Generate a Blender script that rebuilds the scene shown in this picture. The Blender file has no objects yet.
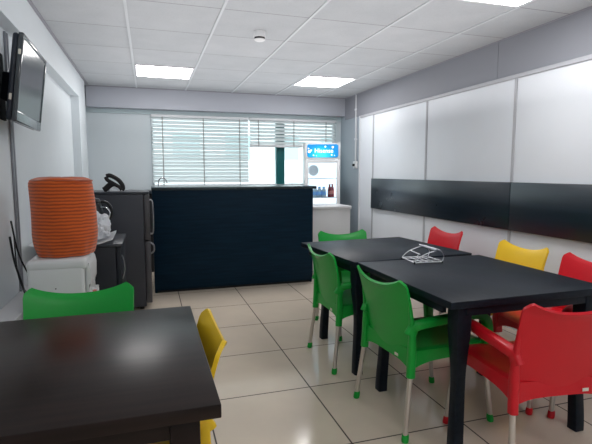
import bpy, bmesh, math, random
from mathutils import Vector, Matrix
random.seed(7)
PI = math.pi
COL = bpy.context.scene.collection
H = 1.249          # eye height of the photographer above the floor

# ------------------------------------------------------------------ helpers
def merge(dst, src):
    me = bpy.data.meshes.new('tmp'); src.to_mesh(me); src.free()
    dst.from_mesh(me); bpy.data.meshes.remove(me)

def box(bm, x0, x1, y0, y1, z0, z1, bev=0.0, seg=2, rot=None, piv=None):
    t = bmesh.new(); bmesh.ops.create_cube(t, size=1)
    for v in t.verts:
        v.co = Vector((x0 + (v.co.x + .5) * (x1 - x0), y0 + (v.co.y + .5) * (y1 - y0), z0 + (v.co.z + .5) * (z1 - z0)))
    if bev > 0:
        bmesh.ops.bevel(t, geom=t.edges[:], offset=bev, segments=seg, profile=.5, affect='EDGES')
    if rot is not None:
        bmesh.ops.rotate(t, verts=t.verts, cent=Vector(piv or (0, 0, 0)), matrix=rot)
    merge(bm, t)

def smooth_path(pts, n=6):
    """Catmull-Rom through points"""
    P = [Vector(p) for p in pts]
    if len(P) < 3: return P
    out = []
    for i in range(len(P) - 1):
        a = P[i - 1] if i else P[0] * 2 - P[1]
        b, c = P[i], P[i + 1]
        d = P[i + 2] if i + 2 < len(P) else P[-1] * 2 - P[-2]
        for k in range(n):
            t = k / n
            out.append(.5 * ((2 * b) + (c - a) * t + (2 * a - 5 * b + 4 * c - d) * t * t + (3 * b - a - 3 * c + d) * t ** 3))
    out.append(P[-1]); return out

def sweep(bm, pts, prof, up=Vector((0, 0, 1)), scale=None, caps=True):
    """sweep closed 2-D profile [(a,b)] along pts; a along side, b along up"""
    n = len(pts); rings = []
    for i, p in enumerate(pts):
        t = (pts[min(i + 1, n - 1)] - pts[max(i - 1, 0)]).normalized()
        side = t.cross(up)
        if side.length < 1e-3: side = t.cross(Vector((0, 1, 0)))
        side.normalize(); u = side.cross(t).normalized()
        s = scale(i / (n - 1)) if scale else (1, 1)
        if not isinstance(s, tuple): s = (s, s)
        rings.append([bm.verts.new(p + side * a * s[0] + u * b * s[1]) for a, b in prof])
    m = len(prof)
    for i in range(n - 1):
        for j in range(m):
            bm.faces.new((rings[i][j], rings[i][(j + 1) % m], rings[i + 1][(j + 1) % m], rings[i + 1][j]))
    if caps:
        bm.faces.new(rings[0][::-1]); bm.faces.new(rings[-1])

def circ(r, n=12, r2=None):
    r2 = r2 or r
    return [(r * math.cos(2 * PI * k / n), r2 * math.sin(2 * PI * k / n)) for k in range(n)]

def rrect(w, h, r, n=3):
    out = []
    for cx, cy, a0 in ((w/2-r, h/2-r, 0), (-w/2+r, h/2-r, PI/2), (-w/2+r, -h/2+r, PI), (w/2-r, -h/2+r, 3*PI/2)):
        for k in range(n + 1):
            a = a0 + PI / 2 * k / n; out.append((cx + r * math.cos(a), cy + r * math.sin(a)))
    return out

def tube(bm, pts, r, n=10, up=Vector((0, 0, 1)), smooth=0, scale=None):
    P = smooth_path(pts, smooth) if smooth else [Vector(p) for p in pts]
    sweep(bm, P, circ(r, n), up, scale)

def lathe(bm, prof, cx=0, cy=0, n=32, wob=None):
    rings = []
    for r, z in prof:
        ring = []
        for k in range(n):
            a = 2 * PI * k / n
            rr = r * (1 + (wob(a, z) if wob else 0))
            ring.append(bm.verts.new((cx + rr * math.cos(a), cy + rr * math.sin(a), z)))
        rings.append(ring)
    for i in range(len(rings) - 1):
        for k in range(n):
            bm.faces.new((rings[i][k], rings[i][(k+1) % n], rings[i+1][(k+1) % n], rings[i+1][k]))
    bm.faces.new(rings[0][::-1]); bm.faces.new(rings[-1])

def prism(bm, pts, axis, a0, a1):
    """extrude polygon pts (2-D) along axis from a0 to a1"""
    def mk(p, a):
        return {'x': (a, p[0], p[1]), 'y': (p[0], a, p[1]), 'z': (p[0], p[1], a)}[axis]
    A = [bm.verts.new(mk(p, a0)) for p in pts]; B = [bm.verts.new(mk(p, a1)) for p in pts]
    n = len(pts)
    for i in range(n): bm.faces.new((A[i], A[(i+1) % n], B[(i+1) % n], B[i]))
    bm.faces.new(A[::-1]); bm.faces.new(B)

def obj(name, bm, m, parent=None, loc=None, smooth=True, angle=40):
    bmesh.ops.recalc_face_normals(bm, faces=bm.faces)
    me = bpy.data.meshes.new(name); bm.to_mesh(me); bm.free()
    me.materials.append(m)
    if smooth:
        for p in me.polygons: p.use_smooth = True
        me.set_sharp_from_angle(angle=math.radians(angle))
    o = bpy.data.objects.new(name, me); COL.objects.link(o)
    if parent: o.parent = parent
    if loc: o.location = loc
    return o

def tag(o, label, cat, group=None):
    o['label'] = label; o['category'] = cat
    if group: o['group'] = group
    return o

def thing(name, label, cat, loc=(0, 0, 0), rz=0, group=None):
    o = bpy.data.objects.new(name, None); COL.objects.link(o)
    o.empty_display_size = .1
    o.location = loc; o.rotation_euler = (0, 0, rz)
    return tag(o, label, cat, group)

def struct(name, bm, m, parent=None, smooth=False, loc=None):
    o = obj(name, bm, m, parent, loc=loc, smooth=smooth)
    if parent is None: o['kind'] = 'structure'
    return o

def dup(o, parent=None):
    c = o.copy(); COL.objects.link(c); c.parent = parent
    for ch in [x for x in bpy.data.objects if x.parent == o]:
        dup(ch, c)
    return c

# ------------------------------------------------------------------ materials
def mat(name, col, rough=.5, metal=0, spec=.5, bump=0, bscale=60, vary=0, vscale=4, emis=None, es=0, coat=0, trans=0, alpha=1, sss=0, ior=1.45):
    m = bpy.data.materials.new(name); m.use_nodes = True
    nt = m.node_tree; b = nt.nodes['Principled BSDF']
    b.inputs['Base Color'].default_value = (*col, 1)
    b.inputs['Roughness'].default_value = rough
    b.inputs['Metallic'].default_value = metal
    b.inputs['Specular IOR Level'].default_value = spec
    b.inputs['Coat Weight'].default_value = coat
    b.inputs['Coat Roughness'].default_value = .15
    b.inputs['Transmission Weight'].default_value = trans
    b.inputs['Alpha'].default_value = alpha
    b.inputs['IOR'].default_value = ior
    tc = nt.nodes.new('ShaderNodeTexCoord')
    if emis:
        b.inputs['Emission Color'].default_value = (*emis, 1); b.inputs['Emission Strength'].default_value = es
    if vary or True:
        nz = nt.nodes.new('ShaderNodeTexNoise'); nz.inputs['Scale'].default_value = vscale; nz.inputs['Detail'].default_value = 4
        nt.links.new(tc.outputs['Object'], nz.inputs['Vector'])
        mx = nt.nodes.new('ShaderNodeMix'); mx.data_type = 'RGBA'
        v = vary or .03
        mx.inputs[6].default_value = (*[c * (1 - v) for c in col], 1)
        mx.inputs[7].default_value = (*[min(1, c * (1 + v)) for c in col], 1)
        nt.links.new(nz.outputs['Fac'], mx.inputs[0]); nt.links.new(mx.outputs[2], b.inputs['Base Color'])
    if bump:
        n2 = nt.nodes.new('ShaderNodeTexNoise'); n2.inputs['Scale'].default_value = bscale; n2.inputs['Detail'].default_value = 3
        nt.links.new(tc.outputs['Object'], n2.inputs['Vector'])
        bp = nt.nodes.new('ShaderNodeBump'); bp.inputs['Strength'].default_value = bump; bp.inputs['Distance'].default_value = .002
        nt.links.new(n2.outputs['Fac'], bp.inputs['Height']); nt.links.new(bp.outputs['Normal'], b.inputs['Normal'])
    return m

def tile_mat(name, c1, c2, mortar, size, ox, oy, msize, rough, bump=.0, spot=0):
    m = bpy.data.materials.new(name); m.use_nodes = True
    nt = m.node_tree; b = nt.nodes['Principled BSDF']; L = nt.links.new
    tc = nt.nodes.new('ShaderNodeTexCoord'); mp = nt.nodes.new('ShaderNodeMapping')
    mp.inputs['Location'].default_value = (-ox + 30 * size, -oy + 30 * size, 0)
    L(tc.outputs['Object'], mp.inputs['Vector'])
    br = nt.nodes.new('ShaderNodeTexBrick'); br.offset = 0; br.squash = 1
    br.inputs['Scale'].default_value = 1; br.inputs['Brick Width'].default_value = size; br.inputs['Row Height'].default_value = size
    br.inputs['Mortar Size'].default_value = msize; br.inputs['Mortar Smooth'].default_value = .1; br.inputs['Bias'].default_value = 0
    br.inputs['Color1'].default_value = (*c1, 1); br.inputs['Color2'].default_value = (*c2, 1); br.inputs['Mortar'].default_value = (*mortar, 1)
    L(mp.outputs['Vector'], br.inputs['Vector'])
    nz = nt.nodes.new('ShaderNodeTexNoise'); nz.inputs['Scale'].default_value = 3.5; nz.inputs['Detail'].default_value = 6
    L(tc.outputs['Object'], nz.inputs['Vector'])
    mx = nt.nodes.new('ShaderNodeMix'); mx.data_type = 'RGBA'; mx.blend_type = 'MULTIPLY'; mx.inputs[0].default_value = 1
    cr = nt.nodes.new('ShaderNodeValToRGB'); cr.color_ramp.elements[0].color = (.86, .86, .86, 1); cr.color_ramp.elements[1].color = (1.08, 1.07, 1.05, 1)
    L(nz.outputs['Fac'], cr.inputs['Fac']); L(br.outputs['Color'], mx.inputs[6]); L(cr.outputs['Color'], mx.inputs[7])
    out = mx.outputs[2]
    if spot:
        n3 = nt.nodes.new('ShaderNodeTexNoise'); n3.inputs['Scale'].default_value = 140; n3.inputs['Detail'].default_value = 2
        L(tc.outputs['Object'], n3.inputs['Vector'])
        c3 = nt.nodes.new('ShaderNodeValToRGB'); c3.color_ramp.elements[0].position = .3; c3.color_ramp.elements[0].color = (1 - spot,) * 3 + (1,)
        c3.color_ramp.elements[1].position = .5; c3.color_ramp.elements[1].color = (1, 1, 1, 1)
        L(n3.outputs['Fac'], c3.inputs['Fac'])
        m2 = nt.nodes.new('ShaderNodeMix'); m2.data_type = 'RGBA'; m2.blend_type = 'MULTIPLY'; m2.inputs[0].default_value = 1
        L(out, m2.inputs[6]); L(c3.outputs['Color'], m2.inputs[7]); out = m2.outputs[2]
    L(out, b.inputs['Base Color'])
    ra = nt.nodes.new('ShaderNodeMapRange'); ra.inputs['To Min'].default_value = rough; ra.inputs['To Max'].default_value = .8
    L(br.outputs['Fac'], ra.inputs['Value']); L(ra.outputs['Result'], b.inputs['Roughness'])
    bp = nt.nodes.new('ShaderNodeBump'); bp.invert = True; bp.inputs['Strength'].default_value = .4; bp.inputs['Distance'].default_value = .002
    L(br.outputs['Fac'], bp.inputs['Height']); L(bp.outputs['Normal'], b.inputs['Normal'])
    return m

def wood_dark(name, c1, c2, rough, axis='X', spec=.5, coat=0):
    m = bpy.data.materials.new(name); m.use_nodes = True
    nt = m.node_tree; b = nt.nodes['Principled BSDF']; L = nt.links.new
    tc = nt.nodes.new('ShaderNodeTexCoord'); mp = nt.nodes.new('ShaderNodeMapping')
    s = {'X': (2, 26, 26), 'Y': (26, 2, 26), 'Z': (26, 26, 2)}[axis]
    mp.inputs['Scale'].default_value = s
    L(tc.outputs['Object'], mp.inputs['Vector'])
    nz = nt.nodes.new('ShaderNodeTexNoise'); nz.inputs['Scale'].default_value = 1.6; nz.inputs['Detail'].default_value = 6
    L(mp.outputs['Vector'], nz.inputs['Vector'])
    cr = nt.nodes.new('ShaderNodeValToRGB'); cr.color_ramp.elements[0].position = .35; cr.color_ramp.elements[1].position = .7
    cr.color_ramp.elements[0].color = (*c1, 1); cr.color_ramp.elements[1].color = (*c2, 1)
    L(nz.outputs['Fac'], cr.inputs['Fac']); L(cr.outputs['Color'], b.inputs['Base Color'])
    n2 = nt.nodes.new('ShaderNodeTexNoise'); n2.inputs['Scale'].default_value = 5; n2.inputs['Detail'].default_value = 5
    L(tc.outputs['Object'], n2.inputs['Vector'])
    mr = nt.nodes.new('ShaderNodeMapRange'); mr.inputs['To Min'].default_value = rough - .02; mr.inputs['To Max'].default_value = rough + .05
    L(n2.outputs['Fac'], mr.inputs['Value']); L(mr.outputs['Result'], b.inputs['Roughness'])
    b.inputs['Specular IOR Level'].default_value = spec; b.inputs['Coat Weight'].default_value = coat
    bp = nt.nodes.new('ShaderNodeBump'); bp.inputs['Strength'].default_value = .015; bp.inputs['Distance'].default_value = .001
    L(nz.outputs['Fac'], bp.inputs['Height']); L(bp.outputs['Normal'], b.inputs['Normal'])
    return m

def stripe_mat():
    m = bpy.data.materials.new('striped_orange_cloth'); m.use_nodes = True
    nt = m.node_tree; b = nt.nodes['Principled BSDF']; L = nt.links.new
    tc = nt.nodes.new('ShaderNodeTexCoord'); wv = nt.nodes.new('ShaderNodeTexWave')
    wv.wave_type = 'BANDS'; wv.bands_direction = 'Z'; wv.inputs['Scale'].default_value = 18
    wv.inputs['Distortion'].default_value = 1.6; wv.inputs['Detail'].default_value = 2; wv.inputs['Detail Scale'].default_value = 1.2
    L(tc.outputs['Object'], wv.inputs['Vector'])
    cr = nt.nodes.new('ShaderNodeValToRGB'); cr.color_ramp.elements[0].position = .15; cr.color_ramp.elements[1].position = .6
    cr.color_ramp.elements[0].color = (.36, .055, .008, 1); cr.color_ramp.elements[1].color = (.66, .11, .008, 1)
    L(wv.outputs['Fac'], cr.inputs['Fac']); L(cr.outputs['Color'], b.inputs['Base Color'])
    b.inputs['Roughness'].default_value = .9; b.inputs['Sheen Weight'].default_value = .3
    bp = nt.nodes.new('ShaderNodeBump'); bp.inputs['Strength'].default_value = .35; bp.inputs['Distance'].default_value = .002
    L(wv.outputs['Fac'], bp.inputs['Height']); L(bp.outputs['Normal'], b.inputs['Normal'])
    return m

def glass_mat(name='clear_glass', tint=(.93, .97, .97), refl=.12):
    m = bpy.data.materials.new(name); m.use_nodes = True
    nt = m.node_tree; nt.nodes.clear(); L = nt.links.new
    out = nt.nodes.new('ShaderNodeOutputMaterial'); tr = nt.nodes.new('ShaderNodeBsdfTransparent'); gl = nt.nodes.new('ShaderNodeBsdfGlossy')
    fr = nt.nodes.new('ShaderNodeFresnel'); mx = nt.nodes.new('ShaderNodeMixShader')
    tr.inputs['Color'].default_value = (*tint, 1); gl.inputs['Roughness'].default_value = .02; fr.inputs['IOR'].default_value = 1.4
    L(fr.outputs['Fac'], mx.inputs[0]); L(tr.outputs[0], mx.inputs[1]); L(gl.outputs[0], mx.inputs[2]); L(mx.outputs[0], out.inputs['Surface'])
    return m

def translucent_mat(name, col, t=.5):
    m = bpy.data.materials.new(name); m.use_nodes = True
    nt = m.node_tree; nt.nodes.clear(); L = nt.links.new
    out = nt.nodes.new('ShaderNodeOutputMaterial'); d = nt.nodes.new('ShaderNodeBsdfDiffuse'); tl = nt.nodes.new('ShaderNodeBsdfTranslucent')
    mx = nt.nodes.new('ShaderNodeMixShader'); mx.inputs[0].default_value = t
    d.inputs['Color'].default_value = (*col, 1); tl.inputs['Color'].default_value = (*col, 1)
    L(d.outputs[0], mx.inputs[1]); L(tl.outputs[0], mx.inputs[2]); L(mx.outputs[0], out.inputs['Surface'])
    return m

def emit_mat(name, col, s):
    return mat(name, (.8, .8, .8), .5, emis=col, es=s)

def sign_mat():
    m = bpy.data.materials.new('blue_lit_sign'); m.use_nodes = True
    nt = m.node_tree; b = nt.nodes['Principled BSDF']; L = nt.links.new
    tc = nt.nodes.new('ShaderNodeTexCoord'); mp = nt.nodes.new('ShaderNodeMapping')
    mp.inputs['Scale'].default_value = (4.6, 1, 7); mp.inputs['Location'].default_value = (.1, 0, .42)
    gr = nt.nodes.new('ShaderNodeTexGradient'); gr.gradient_type = 'SPHERICAL'
    L(tc.outputs['Object'], mp.inputs['Vector']); L(mp.outputs['Vector'], gr.inputs['Vector'])
    cr = nt.nodes.new('ShaderNodeValToRGB')
    cr.color_ramp.elements[0].color = (.004, .20, .50, 1); cr.color_ramp.elements[1].color = (.05, .68, .76, 1)
    e = cr.color_ramp.elements.new(.35); e.color = (.0, .36, .66, 1)
    L(gr.outputs['Fac'], cr.inputs['Fac']); L(cr.outputs['Color'], b.inputs['Base Color']); L(cr.outputs['Color'], b.inputs['Emission Color'])
    b.inputs['Emission Strength'].default_value = .6; b.inputs['Roughness'].default_value = .35
    return m

M = dict(
    wall=mat('painted_wall', (.68, .73, .76), .6, bump=.1, bscale=90),
    wall_b=mat('painted_back_wall', (.62, .68, .71), .6, bump=.1, bscale=90),
    beam=mat('painted_beam', (.40, .42, .47), .55, bump=.1, bscale=90),
    upper=mat('grey_upper_band', (.235, .245, .275), .6, bump=.06),
    sidew=mat('grey_side_wall', (.32, .37, .42), .5),
    panel=mat('white_laminate_panel', (.72, .755, .80), .32, spec=.4),
    trim=mat('grey_trim', (.42, .43, .46), .45),
    wtrim=mat('white_trim', (.66, .68, .7), .4),
    board=wood_dark('black_board', (.003, .009, .016), (.008, .018, .03), .27, 'Y', spec=.8),
    floor=tile_mat('beige_floor_tiles', (.70, .605, .50), (.66, .57, .47), (.075, .06, .05), .6, .2615, 1.8647, .0042, .13),
    ceil=tile_mat('ceiling_tiles', (.45, .475, .50), (.42, .445, .47), (.20, .20, .22), .6, -.1046, 6.1514, .004, .9, spot=.07),
    tbar=mat('ceiling_bar', (.50, .53, .55), .5),
    light=emit_mat('lit_panel', (1, .98, .97), 13),
    lframe=mat('white_metal_frame', (.7, .7, .72), .4),
    table=wood_dark('black_table_wood', (.010, .006, .005), (.020, .011, .009), .28, 'X', spec=.2),
    table2=wood_dark('black_table_wood_fine', (.004, .008, .014), (.008, .014, .023), .40, 'Y', spec=.16),
    counter=wood_dark('black_counter_panel', (.002, .014, .029), (.004, .023, .045), .5, 'X', spec=.12),
    countertop=wood_dark('black_counter_top', (.02, .035, .04), (.04, .06, .07), .25, 'X'),
    green=mat('green_plastic', (.006, .34, .042), .36, spec=.4, bump=.08, bscale=300, vary=.05),
    red=mat('red_plastic', (.58, .008, .018), .36, spec=.4, bump=.08, bscale=300, vary=.05),
    yellow=mat('yellow_plastic', (.80, .52, .02), .36, spec=.4, bump=.08, bscale=300, vary=.05),
    alu=mat('brushed_aluminium', (.62, .58, .54), .32, metal=.85, bump=.05),
    chrome=mat('chrome', (.75, .76, .78), .15, metal=1),
    steel=mat('dull_steel', (.30, .31, .33), .35, metal=.9),
    plate=mat('flat_black_metal', (.006, .008, .012), .9, spec=.1),
    rackm=mat('rack_chrome', (.55, .57, .6), .32, metal=1),
    white=mat('white_plastic', (.68, .69, .70), .35, bump=.03),
    black=mat('black_plastic', (.008, .009, .011), .3),
    blackm=mat('matt_black', (.012, .013, .015), .6),
    tvside=mat('tv_dark_casing', (.012, .018, .03), .35),
    screen=mat('tv_glossy_screen', (.03, .045, .05), .16, spec=.9),
    fridge=mat('dark_grey_fridge', (.042, .046, .058), .42, metal=.2),
    fridged=mat('fridge_door_grey', (.075, .073, .08), .35, metal=.3),
    smallf=mat('black_cooler_side', (.006, .009, .016), .5),
    smallt=mat('dark_grey_top', (.03, .035, .045), .35),
    cloth=stripe_mat(),
    glass=glass_mat(),
    bag=translucent_mat('thin_white_plastic', (.85, .87, .9), .35),
    tray=mat('white_foam', (.9, .91, .93), .5),
    slat=translucent_mat('white_blind_slat', (.66, .72, .73), .14),
    cord=mat('grey_cord', (.36, .37, .36), .7),
    teal=mat('teal_window_post', (.0, .105, .11), .5),
    sign=sign_mat(),
    letter=emit_mat('white_lettering', (.85, .97, 1), .8),
    inner=mat('glowing_fridge_lining', (.8, .82, .85), .4, emis=(.85, .92, 1), es=.7),  # lining itself glows, standing in for light inside the fridge
    bluelabel=mat('glowing_blue_label', (.25, .5, .85), .35, emis=(.1, .3, .7), es=.15),  # slight glow added to make labels and caps look lighter
    pet=mat('pale_bottle', (.6, .75, .88), .2),
    redb=mat('red_drink', (.25, .02, .04), .25),
    facade=mat('pale_facade', (.82, .84, .84), .8),
    fwin=mat('facade_window', (.42, .55, .56), .3),
    sticker=mat('sticker_paper', (.7, .68, .6), .6),
    redsw=mat('red_tap_plastic', (.55, .16, .14), .4),
    ledge=mat('pale_ledge', (.6, .6, .62), .5),
)

# ------------------------------------------------------------------ room shell
XL, XR, YB, YF, HC = -.755, 2.747, 6.50, -2.2, 2.3035
XB = -.675
bm = bmesh.new(); box(bm, XL-.1, XR+.1, YF-.1, YB+.12, -.1, 0); struct('floor', bm, M['floor'])
bm = bmesh.new(); box(bm, XL-.1, XR+.1, YF-.1, YB+.12, HC, HC+.1); struct('ceiling', bm, M['ceil'])
bm = bmesh.new(); box(bm, XL-.1, XL, YF, YB, 0, HC); struct('wall_left', bm, M['wall'])
bm = bmesh.new(); box(bm, XL, XB, YF, 5.5, 2.05, HC); prism(bm, [(XL, 5.5), (XB, 5.5), (XB, 6.02), (-.722, YB), (XL, YB)], 'z', 0, HC); struct('trim_1', bm, M['wall'])
bm = bmesh.new(); box(bm, XL, -.635, YF, 5.5, 0, .54, .004); struct('trim_2', bm, M['ledge'])
bm = bmesh.new(); box(bm, XL-.1, XR+.1, YF-.1, YF, 0, HC); struct('wall_front', bm, M['wall'])
bm = bmesh.new(); box(bm, XR, XR+.1, YF, YB+.12, 0, HC); struct('wall_right', bm, M['sidew'])
# beam across the back
bm = bmesh.new(); box(bm, XB-.02, XR, 6.32, YB, 2.052, HC); struct('trim_3', bm, M['beam'])
bm = bmesh.new(); box(bm, XB-.045, XR, 6.47, YB, 2.001, 2.052, .003); struct('trim_11', bm, mat('teal_grey_strip', (.48, .58, .60), .4))  # pale teal grey strip along the wall just below the beam
# back wall with window opening
W0, W1, WZ0, WZ1 = .05, 2.665, 1.055, 2.003
bm = bmesh.new()
box(bm, XL, W0, YB, YB+.12, 0, HC); box(bm, W1, XR, YB, YB+.12, 0, HC)
box(bm, W0, W1, YB, YB+.12, 0, WZ0); box(bm, W0, W1, YB, YB+.12, WZ1, HC)
struct('wall_back', bm, M['wall_b'])
# window
bm = bmesh.new()
for a, b_, c, d in ((W0, W1, WZ0, WZ0+.03), (W0, W1, WZ1-.03, WZ1), (W0, W0+.03, WZ0, WZ1), (W1-.03, W1, WZ0, WZ1)):
    box(bm, a, b_, YB+.03, YB+.09, c, d, .003)
win = struct('window_1', bm, M['wtrim'])
bm = bmesh.new(); box(bm, W0+.03, W1-.03, YB+.058, YB+.062, WZ0+.03, WZ1-.03); obj('window_pane', bm, M['glass'], win, smooth=False)
bm = bmesh.new(); box(bm, 1.765, 1.885, YB+.02, YB+.10, WZ0+.02, WZ1-.02, .004); obj('mullion', bm, M['teal'], win)
bm = bmesh.new(); box(bm, W0-.02, 1.95, YB-.10, YB+.02, WZ0-.03, WZ0, .004); obj('window_sill', bm, M['wtrim'], win)
# ceiling T-bars
bm = bmesh.new()
i = -1
x = -.1046
while x < XR:
    box(bm, x-.009, x+.009, YF, 6.32, HC-.006, HC+.001); x += .6
struct('trim_4', bm, M['tbar'])
bm = bmesh.new(); box(bm, XB, XB+.02, YF, 6.32, HC-.008, HC+.001); box(bm, XR-.02, XR, YF, 6.32, HC-.008, HC+.001); box(bm, XB, XR, 6.30, 6.32, HC-.008, HC+.001)
struct('trim_5', bm, mat('dark_edge_bar', (.27, .27, .3), .5))
# right wall: grey upper band, white laminate panels with grey strips
RZ = 1.998
bm = bmesh.new(); box(bm, XR-.012, XR, YF, 3.222, RZ, HC-.006); box(bm, XR-.012, XR, 3.226, 6.32, RZ, HC-.006); struct('trim_6', bm, M['upper'])
bm = bmesh.new(); box(bm, XR-.03, XR-.0005, YF, 5.78, RZ-.03, RZ, .004); struct('trim_7', bm, M['trim'])
seams = [5.405, 4.215, 3.005, 1.83, .63, -.57, -1.77]
bm = bmesh.new(); box(bm, XR-.016, XR-.0005, 5.42, 5.78, 0, RZ-.03)
for a, b_ in zip(seams[:-1], seams[1:]): box(bm, XR-.014, XR-.0005, b_+.012, a-.012, 0, RZ-.03)
box(bm, XR-.014, XR-.0005, YF, seams[-1]-.012, 0, RZ-.03)
struct('trim_8', bm, M['panel'])
bm = bmesh.new()
for s in seams: box(bm, XR-.022, XR-.0005, s-.013, s+.013, 0, RZ-.03, .003)
struct('trim_9', bm, M['trim'])
bm = bmesh.new(); box(bm, XR-.030, XR-.0005, 5.78, 5.80, 0, RZ, .003); struct('trim_10', bm, M['wtrim'])

# black boards fixed along the right wall
for k, (a, b_) in enumerate(((2.990, 5.39), (.63, 2.984))):
    bm = bmesh.new(); box(bm, XR-.045, XR-.023, a, b_, 1.249-.455, 1.249-.078, .003)
    o = obj('wall_board', bm, M['board']); o.location = (0, 0, 0)
    tag(o, ['long black board strip on the white right wall, far section toward the window',
            'long black board strip on the white right wall, near section toward the camera'][k], 'wall board', 'black board strips along the right wall')

# conduits and socket
def conduit(name, label, pts, r, m, joints=()):
    t = thing(name, label, 'conduit', pts[0])
    o0 = Vector(pts[0])
    bm = bmesh.new(); tube(bm, [Vector(p) - o0 for p in pts], r, 10, up=Vector((0, 1, 0))); obj('pipe', bm, m, t)
    for j in joints:
        bm = bmesh.new(); j = Vector(j) - o0; box(bm, j.x-.014, j.x+.014, j.y-.02, j.y+.02, j.z-.012, j.z+.012, .003); obj('clip', bm, m, t)
    return t
conduit('cable_conduit', 'thin grey cable conduit running up the blue grey wall to the ceiling beside the window',
        [(XR-.012, 5.94, 1.40), (XR-.012, 5.94, HC-.002)], .011, M['wtrim'], [(XR-.014, 5.94, 2.1), (XR-.014, 5.94, 1.7)])
t = thing('power_socket', 'white wall socket with a dark plug below the grey conduit', 'socket', (XR, 5.93, 1.33))
bm = bmesh.new(); box(bm, -.03, 0, -.045, .055, -.03, .068, .006); obj('socket_box', bm, M['white'], t)
bm = bmesh.new(); box(bm, -.06, -.03, -.012, .022, .0, .035, .006); obj('plug', bm, M['black'], t)
t = thing('wall_rail', 'grey vertical metal rail with slots on the left wall under the television', 'rail', (XL+.001, 3.12, .54))
bm = bmesh.new(); box(bm, 0, .012, -.028, -.010, 0, 1.50, .002); box(bm, 0, .012, .010, .028, 0, 1.50, .002); box(bm, 0, .005, -.012, .012, 0, 1.50); obj('rail_channel', bm, mat('rail_grey', (.28, .29, .32), .4, metal=.4), t)
for z in (.42, .72, .93):
    bm = bmesh.new(); box(bm, .005, .0075, -.006, .006, z, z+.02, .001); obj('slot', bm, M['black'], t)

# ------------------------------------------------------------------ ceiling lights
def ceiling_light(x0, y0, label):
    t = thing('ceiling_light', label, 'ceiling light', (x0+.3, y0+.3, HC), 0, 'square lit ceiling panels')
    bm = bmesh.new()
    for a in ((-.288, .288, -.29, -.275), (-.288, .288, .275, .29), (-.288, -.273, -.275, .275), (.273, .288, -.275, .275)):
        box(bm, *a, -.008, -.0005)
    obj('light_frame', bm, M['lframe'], t, smooth=False)
    bm = bmesh.new(); box(bm, -.273, .273, -.275, .275, -.006, -.001); obj('diffuser', bm, M['light'], t, smooth=False)
ceiling_light(-.1046, 4.9514, 'square lit ceiling panel on the left, close to the beam over the window')
ceiling_light(1.6954, 4.9514, 'square lit ceiling panel on the right, close to the beam over the window')
ceiling_light(1.6954, 1.9514, 'square lit ceiling panel nearest the camera at the top right')
ceiling_light(-.1046, -1.0486, 'square lit ceiling panel behind the camera on the left')
ceiling_light(1.6954, -1.0486, 'square lit ceiling panel behind the camera on the right')
# smoke detector
t = thing('smoke_detector', 'small round white smoke detector with a dark ring on the ceiling', 'smoke detector', (.835, 3.56, HC))
bm = bmesh.new(); lathe(bm, [(.045, -.001), (.046, -.040), (.040, -.044)], n=28); obj('detector_base', bm, M['white'], t)
bm = bmesh.new(); lathe(bm, [(.040, -.043), (.040, -.058)], n=28); obj('dark_ring', bm, M['blackm'], t)
bm = bmesh.new(); lathe(bm, [(.042, -.057), (.040, -.064), (.028, -.070), (.01, -.072)], n=28); obj('sensor_cap', bm, M['white'], t)

# ------------------------------------------------------------------ blinds
def blind(label, x0, x1, z0, z1, gap, cords, tilt, bunch=0):
    y = YB - .045
    t = thing('venetian_blind', label, 'blind', ((x0+x1)/2, y, z1), 0, 'white slatted window blinds')
    w = (x1 - x0) / 2; h = z1 - z0
    bm = bmesh.new(); box(bm, -w, w, -.022, .022, -.035, 0, .004); obj('head_rail', bm, M['wtrim'], t)
    bm = bmesh.new()
    z = -.05
    R = Matrix.Rotation(tilt, 3, 'X')
    while z > -h + .03:
        P = []
        pr = [(-.027, 0), (-.015, .0044), (0, .0062), (.015, .0044), (.027, 0)]
        jit = random.uniform(-.05, .05)
        Rj = Matrix.Rotation(tilt + jit, 3, 'X')
        dz = random.uniform(-.002, .002)
        rows = []
        for a, b_ in pr:
            v = Rj @ Vector((0, a, b_)); rows.append([bm.verts.new((xx, v.y, v.z + z + dz)) for xx in (-w+.004, w-.004)])
        for i in range(len(rows)-1):
            bm.faces.new((rows[i][0], rows[i][1], rows[i+1][1], rows[i+1][0]))
        z -= gap
    obj('slats', bm, M['slat'], t)
    bm = bmesh.new(); box(bm, -w+.003, w-.003, -.02, .02, -h, -h+.018 + bunch, .004); obj('bottom_rail', bm, M['wtrim'], t)
    for c in cords:
        bm = bmesh.new(); cx = -w + 2*w*c
        box(bm, cx-.007, cx+.007, -.026, -.0245, -h+.01, -.03); obj('ladder_tape', bm, M['cord'], t)
    return t
blind('white slatted blind let down over the left half of the window', .055, 1.345, 1.065, 2.0, .048, (.11, .52, .9), .92)
blind('white slatted blind drawn halfway up beside the lit drinks fridge', 1.355, 2.64, 1.60, 2.0, .048, (.1, .5, .88), .86, .02)

# ------------------------------------------------------------------ outside: pale building across the street
t = thing('building', 'pale building with rows of windows seen through the window', 'building', (6.5, 24, -4))
bm = bmesh.new(); box(bm, -12, 12, 0, 6, 0, 12); obj('wall', bm, M['facade'], t)
for r in range(4):
    bm = bmesh.new(); box(bm, -12, 12, -.5, 0, 2.2+r*2.6, 2.45+r*2.6); obj('balcony_slab', bm, M['facade'], t)
    for k in range(9):
        bm = bmesh.new(); xx = -10.5+k*2.6; box(bm, xx, xx+1.3, -.06, 0, .7+r*2.6, 1.9+r*2.6); obj('window', bm, M['fwin'], t)

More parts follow.
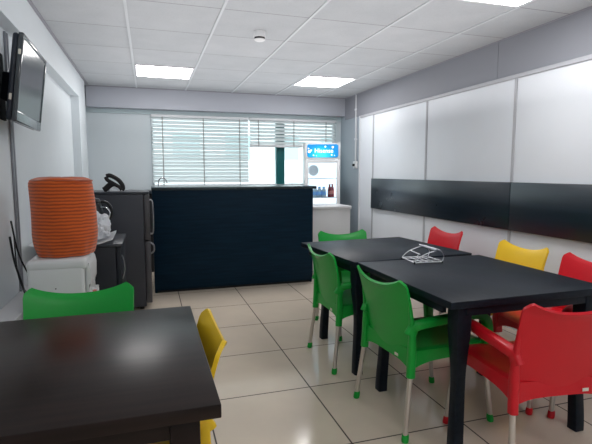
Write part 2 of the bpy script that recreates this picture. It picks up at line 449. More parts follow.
# ------------------------------------------------------------------ bar counter
t = thing('bar_counter', 'tall black bar counter in front of the window', 'counter', (.03, 4.93, 0))
bm = bmesh.new(); box(bm, 0, 1.725, 0, .025, .03, 1.065, .002); obj('front_panel', bm, M['counter'], t)
bm = bmesh.new(); box(bm, 1.70, 1.725, .025, .50, .0, 1.065, .002); obj('side_panel', bm, M['counter'], t)
bm = bmesh.new(); box(bm, 0, .025, .025, .50, .0, 1.065, .002); obj('side_panel', bm, M['counter'], t)
bm = bmesh.new(); box(bm, -.005, 1.765, -.01, .54, 1.065, 1.095, .003); obj('countertop', bm, M['countertop'], t)
bm = bmesh.new(); box(bm, .01, 1.69, .03, .05, 0, .04); obj('plinth', bm, M['blackm'], t)
bm = bmesh.new(); box(bm, .025, 1.70, .03, .48, .55, .57); obj('shelf', bm, M['counter'], t)

# kitchen worktop under the window (mostly hidden)
t = thing('kitchen_worktop', 'dark worktop along the back wall under the window behind the bar', 'worktop', (-.66, 5.99, 0))
bm = bmesh.new(); box(bm, 0, 2.45, .05, .395, 0, .985, .003); obj('cupboard', bm, M['blackm'], t)
bm = bmesh.new(); box(bm, -.0, 2.48, 0, .395, .985, 1.022, .003); obj('worktop_slab', bm, M['smallt'], t)
# tap
t = thing('kitchen_tap', 'thin chrome gooseneck tap standing behind the bar in front of the blind', 'tap', (.12, 6.18, 1.022))
bm = bmesh.new(); lathe(bm, [(.022, 0), (.022, .02), (.014, .03), (.012, .05)], n=16); obj('tap_base', bm, M['chrome'], t)
bm = bmesh.new(); tube(bm, [(0, 0, .05), (0, 0, .09), (.012, 0, .135), (.05, 0, .158), (.09, 0, .135), (.103, 0, .10), (.103, 0, .085)], .0065, 10, Vector((0, 1, 0)), 6); obj('spout', bm, M['chrome'], t)
bm = bmesh.new(); tube(bm, [(-.015, 0, .03), (-.06, 0, .05)], .005, 8); obj('lever', bm, M['chrome'], t)

# ------------------------------------------------------------------ drinks fridge
t = thing('display_fridge', 'white glass door drinks fridge with a lit blue sign on top', 'fridge', (2.02, 6.0, 0), math.radians(-14))
t.scale = (.96, .96, 1)
FW, FD, FH = .50, .42, 1.645
bm = bmesh.new()
box(bm, 0, .03, .03, FD, .08, FH, .004); box(bm, FW-.03, FW, .03, FD, .08, FH, .004)
box(bm, .03, FW-.03, FD-.03, FD, .08, FH); box(bm, .03, FW-.03, .03, FD-.03, 1.425, FH); box(bm, .03, FW-.03, .03, FD-.03, .08, .30)
box(bm, .03, .06, .04, FD-.04, 0, .08); box(bm, FW-.06, FW-.03, .04, FD-.04, 0, .08)
obj('fridge_body', bm, M['white'], t)
bm = bmesh.new(); box(bm, .031, FW-.031, FD-.036, FD-.031, .30, 1.424); box(bm, .031, .034, .04, FD-.04, .3, 1.424); box(bm, FW-.034, FW-.031, .04, FD-.04, .3, 1.424); obj('lining', bm, M['inner'], t, smooth=False)
bm = bmesh.new()
box(bm, 0, .05, 0, .028, .12, 1.415, .004); box(bm, FW-.05, FW, 0, .028, .12, 1.415, .004); box(bm, .05, FW-.05, 0, .028, 1.375, 1.415, .003); box(bm, .05, FW-.05, 0, .028, .12, .30, .003)
door = obj('fridge_door', bm, M['white'], t)
bm = bmesh.new(); box(bm, .05, FW-.05, .012, .016, .30, 1.375); obj('door_glass', bm, M['glass'], door, smooth=False)
bm = bmesh.new(); box(bm, .01, .022, -.02, 0, .7, 1.1, .004); obj('handle', bm, M['trim'], door)
for z in (.60, .905, 1.165):
    bm = bmesh.new(); box(bm, .036, FW-.036, .06, FD-.04, z-.006, z, .001); obj('shelf', bm, M['white'], t)
bm = bmesh.new()
lathe(bm, [(.078, 0), (.078, .012), (.07, .016)], n=28)
bmesh.ops.rotate(bm, verts=bm.verts, matrix=Matrix.Rotation(PI/2, 3, 'X')); bmesh.ops.translate(bm, verts=bm.verts, vec=(.155, FD-.037, 1.275))
vent = obj('fan_cover', bm, mat('pale_grey_vent', (.72, .75, .78), .5), t)
bm = bmesh.new()
for r in (.02, .04, .06):
    tube(bm, [(.155 + r*math.cos(a*PI/8), FD-.055, 1.275 + r*math.sin(a*PI/8)) for a in range(17)], .0025, 6)
obj('grille', bm, M['trim'], vent)
# header sign
bm = bmesh.new(); box(bm, 0, FW, 0, .03, 1.42, FH, .006); hd = obj('sign_frame', bm, M['white'], t)
bm = bmesh.new()
P = rrect(.44, .175, .03, 4)
prism(bm, [(a, b_) for a, b_ in P], 'y', -.006, 0)
sg = obj('sign', bm, M['sign'], t, loc=(FW/2, 0, 1.535))
def text_mesh(name, s, size, m, parent, loc, rot=(PI/2, 0, 0), ext=.002):
    cu = bpy.data.curves.new(name, 'FONT'); cu.body = s; cu.size = size; cu.align_x = 'CENTER'; cu.align_y = 'CENTER'; cu.extrude = ext; cu.offset = .0006
    tmp = bpy.data.objects.new('tmp_text', cu); COL.objects.link(tmp)
    bpy.context.view_layer.update()
    me = bpy.data.meshes.new_from_object(tmp.evaluated_get(bpy.context.evaluated_depsgraph_get()))
    bpy.data.objects.remove(tmp); bpy.data.curves.remove(cu)
    me.materials.clear(); me.materials.append(m)
    o = bpy.data.objects.new(name, me); COL.objects.link(o); o.parent = parent; o.location = loc; o.rotation_euler = rot
    return o
text_mesh('lettering', 'Hisense', .084, M['letter'], sg, (.015, -.0085, 0))
bm = bmesh.new()
for x, z, r in ((-.19, -.01, .02), (-.165, .005, .012), (-.2, .03, .009), (.14, .05, .016), (-.13, -.06, .010), (.125, -.055, .011), (.165, -.06, .007), (.035, .055, .012), (-.09, -.065, .006)):
    tt = bmesh.new(); bmesh.ops.create_uvsphere(tt, u_segments=12, v_segments=6, radius=r); bmesh.ops.scale(tt, verts=tt.verts, vec=(1, .12, 1)); bmesh.ops.translate(tt, verts=tt.verts, vec=(x, -.0065, z)); merge(bm, tt)
obj('bubble_pattern', bm, M['letter'], sg)['kind'] = 'stuff'

# drinks
def bottle(x, y, z, kind, label, group):
    a_ = math.radians(-14); lx, ly = (x-2.02)*.96, (y-5.99)*.96
    t = thing('drink_bottle', label, 'bottle', (2.02+lx*math.cos(a_)-ly*math.sin(a_), 6.0+lx*math.sin(a_)+ly*math.cos(a_), z+.0005), 0, group)
    if kind == 'blue':
        prof = [(.027, 0), (.030, .01), (.030, .085), (.024, .10), (.012, .118), (.012, .13)]
        mm, ml, mc = M['pet'], M['bluelabel'], M['bluelabel']; lz = (.03, .08)
    else:
        prof = [(.024, 0), (.027, .01), (.027, .10), (.020, .13), (.011, .155), (.011, .168)]
        mm, ml, mc = M['redb'], M['redsw'], M['redb']; lz = (.045, .09)
    bm = bmesh.new(); lathe(bm, prof, n=18); obj('bottle_body', bm, mm, t)
    bm = bmesh.new(); lathe(bm, [(prof[1][0]+.0008, lz[0]), (prof[1][0]+.0008, lz[1])], n=18); obj('bottle_label', bm, ml, t)
    bm = bmesh.new(); lathe(bm, [(.0135, prof[-1][1]-.004), (.0135, prof[-1][1]+.012)], n=14); obj('cap', bm, mc, t)
for k in range(4):
    bottle(2.02+.085+k*.064, 6.10, .905, 'blue', 'pale bottle with a blue label in the front row on the fridge shelf', 'blue labelled bottles on the fridge shelf')
for k in range(4):
    bottle(2.02+.105+k*.064, 6.19, .905, 'blue', 'pale bottle with a blue label in the back row on the fridge shelf', 'blue labelled bottles in the back of the fridge shelf')
bottle(2.385, 6.10, .905, 'red', 'dark red bottle at the front right of the fridge shelf', 'dark red bottles on the fridge shelf')
bottle(2.435, 6.18, .905, 'red', 'dark red bottle behind the other one, against the right side of the fridge', 'dark red bottles on the fridge shelf')
for k in range(3):
    bottle(2.11+k*.07, 6.12, .60, 'red', 'red bottle on the lower shelf of the drinks fridge', 'red bottles on the lower fridge shelf')

# white cabinet in front of the drinks fridge
t = thing('white_cabinet', 'low white cabinet with a thick top standing in front of the drinks fridge', 'cabinet', (1.84, 5.35, 0))
bm = bmesh.new(); box(bm, 0, .570, .015, .48, .03, .79, .004); obj('cabinet_body', bm, M['white'], t)
bm = bmesh.new(); box(bm, -.01, .58, 0, .49, .79, .83, .006); obj('cabinet_top', bm, M['white'], t)
bm = bmesh.new(); box(bm, .02, .55, .03, .46, 0, .03); obj('plinth', bm, M['trim'], t)

# ------------------------------------------------------------------ black fridge (front turned to the right)
t = thing('black_fridge', 'waist high dark grey fridge beside the bar with its door facing right', 'fridge', (-.50, 4.37, 0))
bm = bmesh.new(); box(bm, 0, .45, 0, .52, .03, 1.055, .006); obj('fridge_body', bm, M['fridge'], t)
bm = bmesh.new(); box(bm, -.002, .50, -.003, .523, 1.055, 1.077, .006); obj('fridge_top', bm, M['smallt'], t)
for z0, z1 in ((.06, .63), (.64, 1.052)):
    bm = bmesh.new(); box(bm, .452, .502, 0, .52, z0, z1, .008); d = obj('fridge_door', bm, M['fridged'], t)
    bm = bmesh.new()
    za, zb = (z1-.12, z1-.02) if z0 < .5 else (z0+.05, z1-.05)
    tube(bm, [(.50, .04, zb), (.525, .04, zb-.02), (.53, .04, (za+zb)/2), (.525, .04, za+.02), (.50, .04, za)], .008, 10, Vector((0, 1, 0)), 5)
    obj('handle', bm, M['steel'], d)
for dx in (.04, .41):
    for dy in (.05, .47):
        bm = bmesh.new(); lathe(bm, [(.02, 0), (.02, .032)], dx, dy, 12); obj('foot', bm, M['black'], t)
# gadget on the fridge: loop handle with a thick leg
t = thing('hand_held_gadget', 'black plastic hand held gadget with a looped handle on top of the dark fridge', 'gadget', (-.30, 4.46, 1.079))
bm = bmesh.new()
lp = smooth_path([(-.055, 0, .135), (-.02, 0, .14), (.04, 0, .105), (.075, 0, .06), (.08, 0, .025), (.07, 0, .016)], 6)
sweep(bm, lp, rrect(.038, .026, .010), Vector((0, 1, 0)))
obj('loop_handle', bm, M['black'], t)
bm = bmesh.new(); lp = smooth_path([(-.06, 0, .13), (-.045, 0, .10), (0, 0, .07), (.04, 0, .045), (.072, 0, .016)], 6)
sweep(bm, lp, rrect(.034, .022, .009), Vector((0, 1, 0))); obj('inner_grip', bm, M['black'], t)
bm = bmesh.new(); lp = smooth_path([(.0, 0, .07), (-.03, 0, .055), (-.065, 0, .022), (-.082, 0, .012)], 5)
sweep(bm, lp, rrect(.05, .024, .008), Vector((0, 1, 0))); obj('support_leg', bm, M['black'], t)
bm = bmesh.new(); box(bm, -.03, .05, -.03, .03, 0, .012, .003); obj('base', bm, M['bag'], t)
bm = bmesh.new(); tube(bm, [(-.02, .0, .012), (0, 0, .03), (.03, 0, .03), (.05, 0, .012)], .010, 8, smooth=4); obj('clear_coil', bm, M['bag'], t)

# ------------------------------------------------------------------ small black cooler with a tray
t = thing('small_cooler', 'knee high black cooler with curved handle between the water dispenser and the dark fridge', 'cooler', (-.62, 3.40, 0))
bm = bmesh.new(); box(bm, 0, .39, 0, .55, .02, .735, .006); obj('cooler_body', bm, M['smallf'], t)
bm = bmesh.new(); box(bm, -.005, .435, -.005, .56, .735, .76, .005); obj('cooler_top', bm, M['smallt'], t)
bm = bmesh.new(); box(bm, .392, .425, 0, .55, .04, .733, .006); d = obj('cooler_door', bm, M['smallf'], t)
bm = bmesh.new(); tube(bm, [(.424, .03, .675), (.434, .03, .65), (.443, .03, .59), (.434, .03, .53), (.424, .03, .505)], .005, 10, Vector((0, 1, 0)), 5); obj('handle', bm, M['steel'], d)
# tray / foam sheet
bm = bmesh.new()
n = 24
rows = []
for j in range(9):
    v = j / 8; row = []
    for i in range(n+1):
        u = i / n
        x = -.14 + .50 * u; y = -.17 + .50 * v
        z = .006 + .002*math.sin(9*u) + (.035 * max(0, (u-.72)/.28)**1.6) + .02*max(0, (.14-u)/.14) - .0*v
        if v < .01 or v > .99: z += .012
        row.append(bm.verts.new((x, y, z)))
    rows.append(row)
for j in range(8):
    for i in range(n): bm.faces.new((rows[j][i], rows[j][i+1], rows[j+1][i+1], rows[j+1][i]))
bmesh.ops.solidify(bm, geom=bm.faces[:], thickness=-.005)
o = obj('foam_tray', bm, M['tray'], loc=(-.60, 3.39, .7625)); tag(o, 'white foam tray with upturned end lying on the black cooler', 'tray')
# kettle
t = thing('electric_kettle', 'black kettle with a curved wire handle behind the orange cover', 'kettle', (-.415, 3.83, .779))
bm = bmesh.new(); lathe(bm, [(.075, 0), (.08, .01), (.078, .06), (.066, .14), (.055, .19), (.05, .2)], n=28); t.scale = (1.2, 1.2, 1.2); obj('kettle_body', bm, M['black'], t)
bm = bmesh.new(); lathe(bm, [(.054, .2), (.056, .208), (.045, .225), (.012, .235), (.012, .25)], n=24); obj('lid', bm, M['black'], t)
bm = bmesh.new(); tube(bm, [(.045, 0, .205), (.085, 0, .20), (.112, 0, .165), (.108, 0, .11), (.072, 0, .08)], .010, 10, Vector((0, 1, 0)), 6); obj('handle', bm, M['black'], t)
bm = bmesh.new(); tube(bm, [(.04, -.02, .17), (.08, -.03, .172), (.108, -.035, .14), (.10, -.035, .10)], .004, 8, Vector((0, 1, 0)), 6); obj('chrome_strip', bm, M['chrome'], t)
bm = bmesh.new(); prism(bm, [(-.05, .18), (-.11, .2), (-.115, .19), (-.06, .12)], 'y', -.015, .015); obj('spout', bm, M['black'], t)
# plastic bag
bm = bmesh.new(); bmesh.ops.create_icosphere(bm, subdivisions=4, radius=1)
from mathutils import noise
for v in bm.verts:
    d = v.co.copy(); nn = 1 + .38*noise.noise(d*2.3+Vector((3, 1, 2))) + .18*noise.noise(d*6)
    v.co = Vector((d.x*.075*nn, d.y*.075*nn, max(.0, .055 + d.z*.072*nn)))
o = obj('plastic_bag', bm, M['bag'], loc=(-.345, 3.50, .790), angle=25); o.scale = (1.1, 1.2, 1.35); tag(o, 'crumpled thin white plastic bag on the foam tray', 'bag')

# ------------------------------------------------------------------ water dispenser with covered bottle
t = thing('water_dispenser', 'white water dispenser with rounded top near the left wall', 'water dispenser', (-.60, 2.60, 0))
bm = bmesh.new(); box(bm, 0, .268, 0, .33, .02, .795, .02, 4); obj('dispenser_body', bm, M['white'], t)
bm = bmesh.new()
pr = [(.27, .02), (.290, .025), (.291, .40), (.279, .43), (.275, .62), (.294, .66), (.296, .74), (.289, .775), (.27, .795)]
prism(bm, [(a, b_) for a, b_ in pr], 'y', .012, .318)
bmesh.ops.bevel(bm, geom=[e for e in bm.edges if abs(e.verts[0].co.y - e.verts[1].co.y) < 1e-4], offset=.008, segments=2, affect='EDGES')
obj('front_housing', bm, M['white'], t)
bm = bmesh.new(); box(bm, -.002, .284, -.003, .333, .745, .806, .022, 4); obj('dispenser_top', bm, M['white'], t)
for y, mm in ((.09, 'redsw'), (.20, 'white')):
    bm = bmesh.new(); box(bm, .27, .312, y, y+.03, .56, .60, .006); box(bm, .302, .320, y+.005, y+.025, .53, .575, .004); tp = obj('tap', bm, M['white'], t)
    bm = bmesh.new(); box(bm, .292, .312, y+.004, y+.026, .60, .612, .003); obj('tap_lever', bm, M[mm], tp)
bm = bmesh.new(); box(bm, .284, .290, .011, .05, .44, .55); obj('sticker', bm, M['sticker'], t)
for z in (.655, .63):
    bm = bmesh.new(); lathe(bm, [(.0035, 0), (.0035, .002)], n=10); bmesh.ops.rotate(bm, verts=bm.verts, matrix=Matrix.Rotation(PI/2, 3, 'X')); bmesh.ops.translate(bm, verts=bm.verts, vec=(.13, 0, z)); obj('screw_hole', bm, M['black'], t)
for dx in (.04, .25):
    for dy in (.04, .29):
        bm = bmesh.new(); lathe(bm, [(.018, 0), (.018, .022)], dx, dy, 12); obj('foot', bm, M['black'], t)
t = thing('covered_water_bottle', 'large water bottle under an orange striped cloth cover on the white dispenser', 'bottle cover', (-.445, 2.757, .806))
def wob(a, z):
    low = max(0, 1 - z / .14)
    return .012*math.sin(3*a+1) + .035*low*math.sin(7*a+z*30) + .018*low*math.sin(13*a) + .008*math.sin(5*a+z*12)
prof = [(.10, 0), (.122, .002), (.130, .010), (.136, .03), (.144, .055), (.152, .085), (.158, .12)]
prof += [(.160 - .0045*(k/9) , .12 + .028*k) for k in range(1, 9)]
prof += [(.155, .375), (.152, .392), (.143, .404), (.12, .411), (.06, .414), (.01, .413)]
bm = bmesh.new(); lathe(bm, prof, n=72, wob=wob)
for v in bm.verts:                       # lean to the right at mid-height, flop at the base
    z = v.co.z; v.co.x += .012*math.sin(z/.41*PI) - .004 + (.018*max(0, 1-z/.16) if v.co.x > .05 else 0); v.co.z += .006*math.sin(3*math.atan2(v.co.y, v.co.x)) * min(1, z/.3)
    if z < .08: v.co.z = max(v.co.z, 0)
obj('cloth_cover', bm, M['cloth'], t, angle=80)
bm = bmesh.new(); tube(bm, [((.150+.002*math.sin(5*a*PI/24))*math.cos(a*PI/24)+.002, (.150)*math.sin(a*PI/24), .398) for a in range(49)], .004, 8); obj('top_seam', bm, M['cloth'], t)
# cables on the left
for k, (pts, lab) in enumerate((
    ([(-.728, 2.86, .90), (-.722, 2.90, .75), (-.70, 2.93, .62), (-.67, 2.88, .552), (-.645, 2.80, .548)], 'black cable hanging down the left wall onto the pale ledge, nearest the rail'),
    ([(-.735, 2.93, .98), (-.72, 2.97, .80), (-.685, 3.02, .66), (-.65, 3.06, .60), (-.628, 3.08, .50), (-.61, 3.05, .30)], 'black cable slanting from the left wall down behind the white dispenser'),
    ([(-.738, 2.98, .90), (-.735, 2.99, .70), (-.72, 3.0, .60), (-.69, 3.0, .548), (-.66, 2.97, .546)], 'thin black cable looping low on the pale ledge beside the dispenser'))):
    o0 = Vector(pts[0]); bm = bmesh.new(); tube(bm, [Vector(p)-o0 for p in pts], .006 - .001*k, 8, Vector((0, 1, 0)), 6)
    o = obj('power_cable', bm, M['black'], loc=o0); tag(o, lab, 'cable', 'black cables by the left wall')

# ------------------------------------------------------------------ television
t = thing('wall_television', 'small flat television on a bracket high on the left wall', 'television', (-.607, 2.60, 1.495), 0)
t.rotation_euler = (0, math.radians(7.5), math.radians(1.5))
TW, TH = .62, .425
bm = bmesh.new(); box(bm, -.044, -.016, .002, TW-.002, .002, TH-.004, .014, 3); obj('back_shell', bm, M['tvside'], t)
bm = bmesh.new()
box(bm, -.018, .006, 0, TW, 0, .055, .007, 3); box(bm, -.018, .006, 0, TW, TH-.022, TH, .006, 2); box(bm, -.018, .006, 0, .022, .05, TH-.018, .006, 2); box(bm, -.018, .006, TW-.022, TW, .05, TH-.018, .006, 2)
obj('bezel', bm, mat('tv_bezel', (.02, .03, .038), .15, spec=.8, coat=.6), t)
bm = bmesh.new(); box(bm, -.014, .001, .02, TW-.02, .05, TH-.02); obj('screen', bm, M['screen'], t, smooth=False)
for y, z, h in ((.0, .32, .025), (.0, .10, .03)):
    bm = bmesh.new(); box(bm, -.036 if z < .2 else -.012, -.024 if z < .2 else .0, -.002 if z > .2 else .0005, .013, z, z+h, .002); obj('side_sticker', bm, M['sticker'], t)
bm = bmesh.new(); box(bm, -.125, -.044, .22, .34, .12, .26, .006); obj('bracket', bm, M['plate'], t)
bm = bmesh.new(); box(bm, -.006, .008, .03, .42, .0, .36, .003); wp = obj('wall_plate', bm, M['plate'], t, loc=(-.138, 0, .02)); wp.rotation_euler = (0, math.radians(-7.5), 0)

# ------------------------------------------------------------------ tables
def table(name, label, x0, x1, y0, y1, h, mt, mleg, legw=.075, curved=True, apron=.045, top=.032, inset=.012, group=None, rz=0, far=0, farx=0, legshift=None):
    t = thing(name, label, 'table', (x0, y0, 0), rz, group)
    w, d = x1-x0, y1-y0
    bm = bmesh.new(); box(bm, 0, w, 0, d, h-top, h, .003, 2); obj('tabletop', bm, mt, t)
    bm = bmesh.new(); i = inset; z0, z1 = h-top-apron, h-top-.0005
    box(bm, i+legw, w-i-legw, i+.004, i+.024, z0, z1, .001); box(bm, i+legw, w-i-legw, d-i-.024, d-i-.004, z0, z1, .001)
    box(bm, i+.004, i+.024, i+legw, d-i-legw, z0, z1, .001); box(bm, w-i-.024, w-i-.004, i+legw, d-i-legw, z0, z1, .001)
    obj('apron', bm, mleg, t)
    for sx in (0, 1):
        for sy in (0, 1):
            bm = bmesh.new()
            cx = i+legw/2 + (farx if sy else 0) if sx == 0 else w-i-legw/2 - (farx if sy else 0); cy = i+legw/2 if sy == 0 else d-i-legw/2-far
            ox, oy = (1 if sx == 0 else -1), (1 if sy == 0 else -1)
            if curved:
                pts = []; N = 24
                for k in range(N+1):
                    f = k/N; z = (h-top-.001)*(1-f)
                    g = min(1, max(0, (f-.10)/.42)); g = g*g*(3-2*g)
                    q = max(0, (f-.55)/.45); q = q*q*(3-2*q)
                    wd = legw*(1-.36*g+.07*q)
                    sw = (legw-wd)/2*1.05 - .007*q
                    pts.append((cx + ox*sw, cy + oy*sw, z, wd))
                rings = []
                for (px, py, z, wd) in pts:
                    rings.append([bm.verts.new((px + a*wd/legw, py + b_*wd/legw, z)) for a, b_ in rrect(legw, legw, .008, 2)])
                m_ = len(rings[0])
                for a in range(len(rings)-1):
                    for c in range(m_): bm.faces.new((rings[a][c], rings[a][(c+1) % m_], rings[a+1][(c+1) % m_], rings[a+1][c]))
                bm.faces.new(rings[0]); bm.faces.new(rings[-1][::-1])
            else:
                box(bm, cx-legw/2, cx+legw/2, cy-legw/2, cy+legw/2, 0, h-top-.001, .003)
            lg = obj('leg', bm, mleg, t)
            if legshift and (sx, sy) in legshift: lg.location = legshift[(sx, sy)]
    return t
TH_ = .719
table('dining_table', 'square black table far from the camera, joined to the nearer one with the wire rack', 1.147, 2.022, 2.484, 3.325, TH_, M['table2'], M['table2'], group='black tables pushed together', rz=math.radians(4), far=.07, farx=.07, inset=.02)
table('dining_table', 'larger black table at the right front with four curved legs, beside the red chair', 1.165, 2.026, 1.582, 2.48, TH_, M['table2'], M['table2'], group='black tables pushed together', far=.10, farx=.01, inset=.028, legshift={(0, 0): (.034, .01, 0)})
table('black_table', 'dark brown black table filling the lower left corner', -.625, .144, 1.025, 1.86, TH_, M['table'], M['table'], curved=False, legw=.07, apron=.062, top=.034, inset=.045)

# chrome wire rack on the joint of the tables
t = thing('wire_rack', 'small chrome wire rack standing on the two joined black tables', 'rack', (1.545, 2.40, TH_), math.radians(-6))
t.scale = (.62, .80, .86)
def wire(pts, r=.0045, sm=6, name='wire', par=None):
    bm = bmesh.new(); tube(bm, pts, r, 8, Vector((0, 0, 1)), sm); obj(name, bm, M['rackm'], par or t)
for s in (-.11, .11):                                     # base rails with ball feet
    wire([(-.14, s, .012), (0, s, .012), (.14, s, .012)], .0045, 1, 'base_rail')
for s in (-.14, .14): wire([(s, -.11, .012), (s, .11, .012)], .004, 0, 'cross_wire')
for s in (-.06, .0, .06): wire([(s, -.11, .013), (s, .11, .013)], .003, 0, 'cross_wire')
for s in (-.05, .05): wire([(-.14, s, .013), (.14, s, .013)], .003, 0, 'cross_wire')
for s in (-.11, .11):
    wire([(.14, s, .012), (.155, s, .05), (.12, s, .088), (.06, s, .095)], .0045, 6, 'arch')
    wire([(-.14, s, .012), (-.08, s, .05), (.0, s, .075), (.10, s, .092)], .0035, 6, 'arch')
wire([(.06, -.13, .095), (.06, .13, .095)], .005, 0, 'top_rail')
wire([(.11, -.13, .090), (.11, .13, .090)], .005, 0, 'top_rail')
wire([(-.10, -.13, .070), (-.10, .02, .074)], .004, 0, 'top_rail')
wire([(-.14, -.11, .012), (-.12, -.11, .045), (-.10, -.11, .07)], .0035, 4, 'arch')
for a in (-.14, .14):
    for s in (-.11, .11):
        bm = bmesh.new(); bmesh.ops.create_uvsphere(bm, u_segments=12, v_segments=8, radius=.009); bmesh.ops.translate(bm, verts=bm.verts, vec=(a, s, .009)); obj('ball_foot', bm, M['blackm'], t)

# ------------------------------------------------------------------ chairs
def lerp(a, b, t): return a + (b-a)*t
def make_chair(name, label, cm):
    t = thing(name, label, 'chair')
    # ---- backrest shell : u across, v up
    NU, NV = 28, 22
    bm = bmesh.new(); rows = []
    for j in range(NV+1):
        v = j/NV; row = []
        for i in range(NU+1):
            u = -1 + 2*i/NU; au = abs(u)
            ztop = .713 + .051*au**2.2 - (.012*max(0, (au-.93)/.07)**2)
            zbot = .385 + .020*(au**3)
            z = lerp(zbot, ztop, v)
            f = (z-.38)/.38
            hw = .203 + .004*math.sin(f*PI) + .016*max(0, f)**1.5 - (.02*max(0, (v-.93)/.07)**2*(au**4))
            x = u*hw
            y = -.200 - .030*f - .046*max(0, f)**2.2 - .036*(1-u*u)*(.55+.45*f) + .004
            if v > .93: y -= .010*((v-.93)/.07)**1.3        # rolled rim
            row.append(bm.verts.new((x, y, z)))
        rows.append(row)
    for j in range(NV):
        for i in range(NU): bm.faces.new((rows[j][i], rows[j][i+1], rows[j+1][i+1], rows[j+1][i]))
    bmesh.ops.recalc_face_normals(bm, faces=bm.faces)
    bmesh.ops.solidify(bm, geom=bm.faces[:], thickness=.013)
    obj('backrest', bm, cm, t, angle=60)
    # ---- seat: top shell with skirts
    bm = bmesh.new(); N = 20; rows = []
    def sz(u, v):     # saddle dip
        return .425 - .014*(1-u*u)*(1-(v*.8)**2) - .012*max(0, (v-.75)/.25)**2 - .006*max(0, (abs(u)-.9)/.1)**2
    for j in range(N+1):
        v = -1+2*j/N; row = []
        for i in range(N+1):
            u = -1+2*i/N
            x = u*.212*(1-.04*(v < 0)*abs(v)); y = v*.222 + .006 + .010*(1-u*u)*(v > 0)*v
            row.append(bm.verts.new((x, y, sz(u, v))))
        rows.append(row)
    for j in range(N):
        for i in range(N): bm.faces.new((rows[j][i], rows[j][i+1], rows[j+1][i+1], rows[j+1][i]))
    # skirts with an arch between the legs
    def skirt(line, arch):
        n = len(line)-1; low = []
        for k, vt in enumerate(line):
            s = abs(-1+2*k/n)
            low.append(bm.verts.new((vt.co.x*1.012, vt.co.y*1.012, .355 - .030*s**4 + arch*(1-s*s))))
        for k in range(n): bm.faces.new((line[k], line[k+1], low[k+1], low[k]))
        return low
    skirt(rows[0], .0); skirt(rows[-1], .022); skirt([r[0] for r in rows], .012); skirt([r[-1] for r in rows], .012)
    bmesh.ops.remove_doubles(bm, verts=bm.verts, dist=.0008)
    bmesh.ops.recalc_face_normals(bm, faces=bm.faces)
    bmesh.ops.solidify(bm, geom=bm.faces[:], thickness=.007)
    obj('seat', bm, cm, t, angle=50)
    # ---- stiles / arms
    for s in (-1, 1):
        bm = bmesh.new()
        P = smooth_path([(s*.209, -.236, .66), (s*.208, -.222, .58), (s*.207, -.214, .50), (s*.207, -.214, .40), (s*.209, -.219, .30)], 5)
        sweep(bm, P, rrect(.030, .034, .010), Vector((0, 1, 0)), scale=lambda f: lerp(.30, 1.12, min(1, f*1.5)))
        obj('rear_stile', bm, cm, t, angle=60)
        bm = bmesh.new()
        P = smooth_path([(s*.200, -.222, .500), (s*.207, -.20, .540), (s*.222, -.14, .557), (s*.231, -.04, .566), (s*.232, .06, .572), (s*.231, .145, .566),
                         (s*.230, .195, .535), (s*.228, .210, .48), (s*.222, .214, .40), (s*.214, .216, .30)], 6)
        def sc(f):
            if f < .12: return (.8, 1.9-4*f)
            if f < .6: return (1.15, 1.3)
            if f < .75: return (lerp(1.15, .95, (f-.6)/.15), lerp(1.3, 1.6, (f-.6)/.15))
            return (lerp(.95, .80, (f-.75)/.25), lerp(1.6, 1.75, (f-.75)/.25))
        # frame: keep side vector horizontal (x), so the band stays flat along its path
        rings = []; n = len(P)
        for i, p in enumerate(P):
            tg = (P[min(i+1, n-1)] - P[max(i-1, 0)]).normalized()
            side = Vector((1, 0, 0)); side = (side - tg*side.dot(tg)).normalized(); up = tg.cross(side)
            a, b_ = sc(i/(n-1))
            rings.append([bm.verts.new(p + side*q[0]*a + up*q[1]*b_) for q in rrect(.042, .030, .009)])
        m_ = len(rings[0])
        for a in range(n-1):
            for c in range(m_): bm.faces.new((rings[a][c], rings[a][(c+1) % m_], rings[a+1][(c+1) % m_], rings[a+1][c]))
        bm.faces.new(rings[0]); bm.faces.new(rings[-1])
        obj('armrest', bm, cm, t, angle=60)
        for fy in (-1, 1):
            a = Vector((s*.209, -.219, .32)) if fy < 0 else Vector((s*.214, .216, .32))
            b_ = Vector((s*.229, fy*.255, .014))
            bm = bmesh.new(); tube(bm, [a, b_], .0125, 14, Vector((0, 1, 0))); lg = obj('leg', bm, M['alu'], t)
            bm = bmesh.new(); d = (a-b_).normalized()
            f0 = Vector((b_.x, b_.y, .0)); 
            rings = []
            for rr, hh in ((.012, .0), (.016, .003), (.0175, .016), (.016, .034), (.0135, .040)):
                c = f0 + d*hh; rings.append([bm.verts.new((c.x+rr*math.cos(2*PI*k/16), c.y+rr*math.sin(2*PI*k/16), c.z)) for k in range(16)])
            for q in range(4):
                for k in range(16): bm.faces.new((rings[q][k], rings[q][(k+1) % 16], rings[q+1][(k+1) % 16], rings[q+1][k]))
            bm.faces.new(rings[0]); bm.faces.new(rings[-1])
            obj('foot_cap', bm, cm, lg)
    # small maker's plate on the skirt at the rear
    bm = bmesh.new(); box(bm, .09, .118, -.2285, -.2262, .368, .382, .0008); obj('sticker', bm, M['sticker'], t)
    return t

protos = {}
def place(color, x, y, deg, label, group=None, wide=1.015):
    nm = color + '_armchair'
    if color not in protos:
        protos[color] = make_chair(nm, label, M[color]); o = protos[color]
    else: o = dup(protos[color])
    o.scale = (wide, 1, 1); o.location = (x, y, 0); o.rotation_euler = (0, 0, math.radians(deg))
    tag(o, label, 'chair', group or color + ' plastic armchairs')
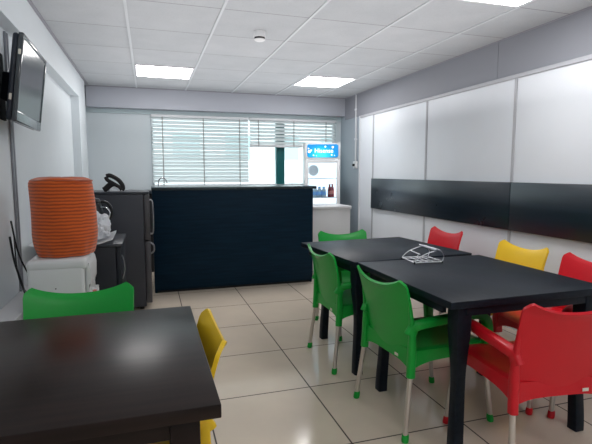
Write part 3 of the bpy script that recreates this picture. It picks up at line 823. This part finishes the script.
# facing +Y is 0 deg; facing +X is -90; facing -X is 90; facing -Y is 180
place('green', 1.318, 2.815, -90, 'green plastic armchair on the left side of the far black table')
place('green', 1.336, 2.048, -86, 'green plastic armchair with metal legs on the left side of the table nearer the camera')
place('green', 1.555, 3.36, 180, 'green plastic armchair at the far end of the joined tables, facing the camera')
place('green', -.298, 1.908, 180, 'green plastic armchair behind the lower left table, in front of the water dispenser')
place('yellow', -.084, 1.485, 91, 'yellow plastic armchair at the right end of the lower left table', wide=.89)
place('yellow', 2.19, 2.565, 90, 'yellow plastic armchair between two red ones along the white right wall')
place('red', 1.582, 1.605, -7, 'red plastic armchair with its back to the camera at the near end of the tables')
place('red', 2.20, 3.45, 90, 'red plastic armchair farthest along the white right wall')
place('red', 2.18, 2.0, 90, 'red plastic armchair by the right wall, cut off by the right edge of the photo')

# ------------------------------------------------------------------ light, world, camera
sc = bpy.context.scene
w = bpy.data.worlds.new('World'); sc.world = w; w.use_nodes = True
bg = w.node_tree.nodes['Background']; bg.inputs['Color'].default_value = (.90, .97, 1, 1); bg.inputs['Strength'].default_value = 2.2
def area(name, loc, rot, sx, sy, e, col=(1, 1, 1)):
    l = bpy.data.lights.new(name, 'AREA'); l.shape = 'RECTANGLE'; l.size = sx; l.size_y = sy; l.energy = e; l.color = col
    o = bpy.data.objects.new(name, l); COL.objects.link(o); o.location = loc; o.rotation_euler = rot; return o
area('ceiling_fill', (1.0, 2.6, 1.75), (PI, 0, 0), 3.0, 7.0, 52, (1, .97, .98))  # added fill aimed upward to brighten the ceiling, not a lamp of the room
cam = bpy.data.cameras.new('Camera'); co = bpy.data.objects.new('Camera', cam); COL.objects.link(co)
cam.sensor_width = 36; cam.lens = 466.07/592*36; cam.clip_start = .02
co.location = (0, 0, H); co.rotation_euler = (PI/2 - .1064, 0, -.3056)
sc.camera = co
sc.view_settings.view_transform = 'Standard'
sc.view_settings.look = 'None'
sc.view_settings.exposure = .32
sc.cycles.max_bounces = 8
sc.cycles.use_denoising = True
sc.cycles.sample_clamp_indirect = 6
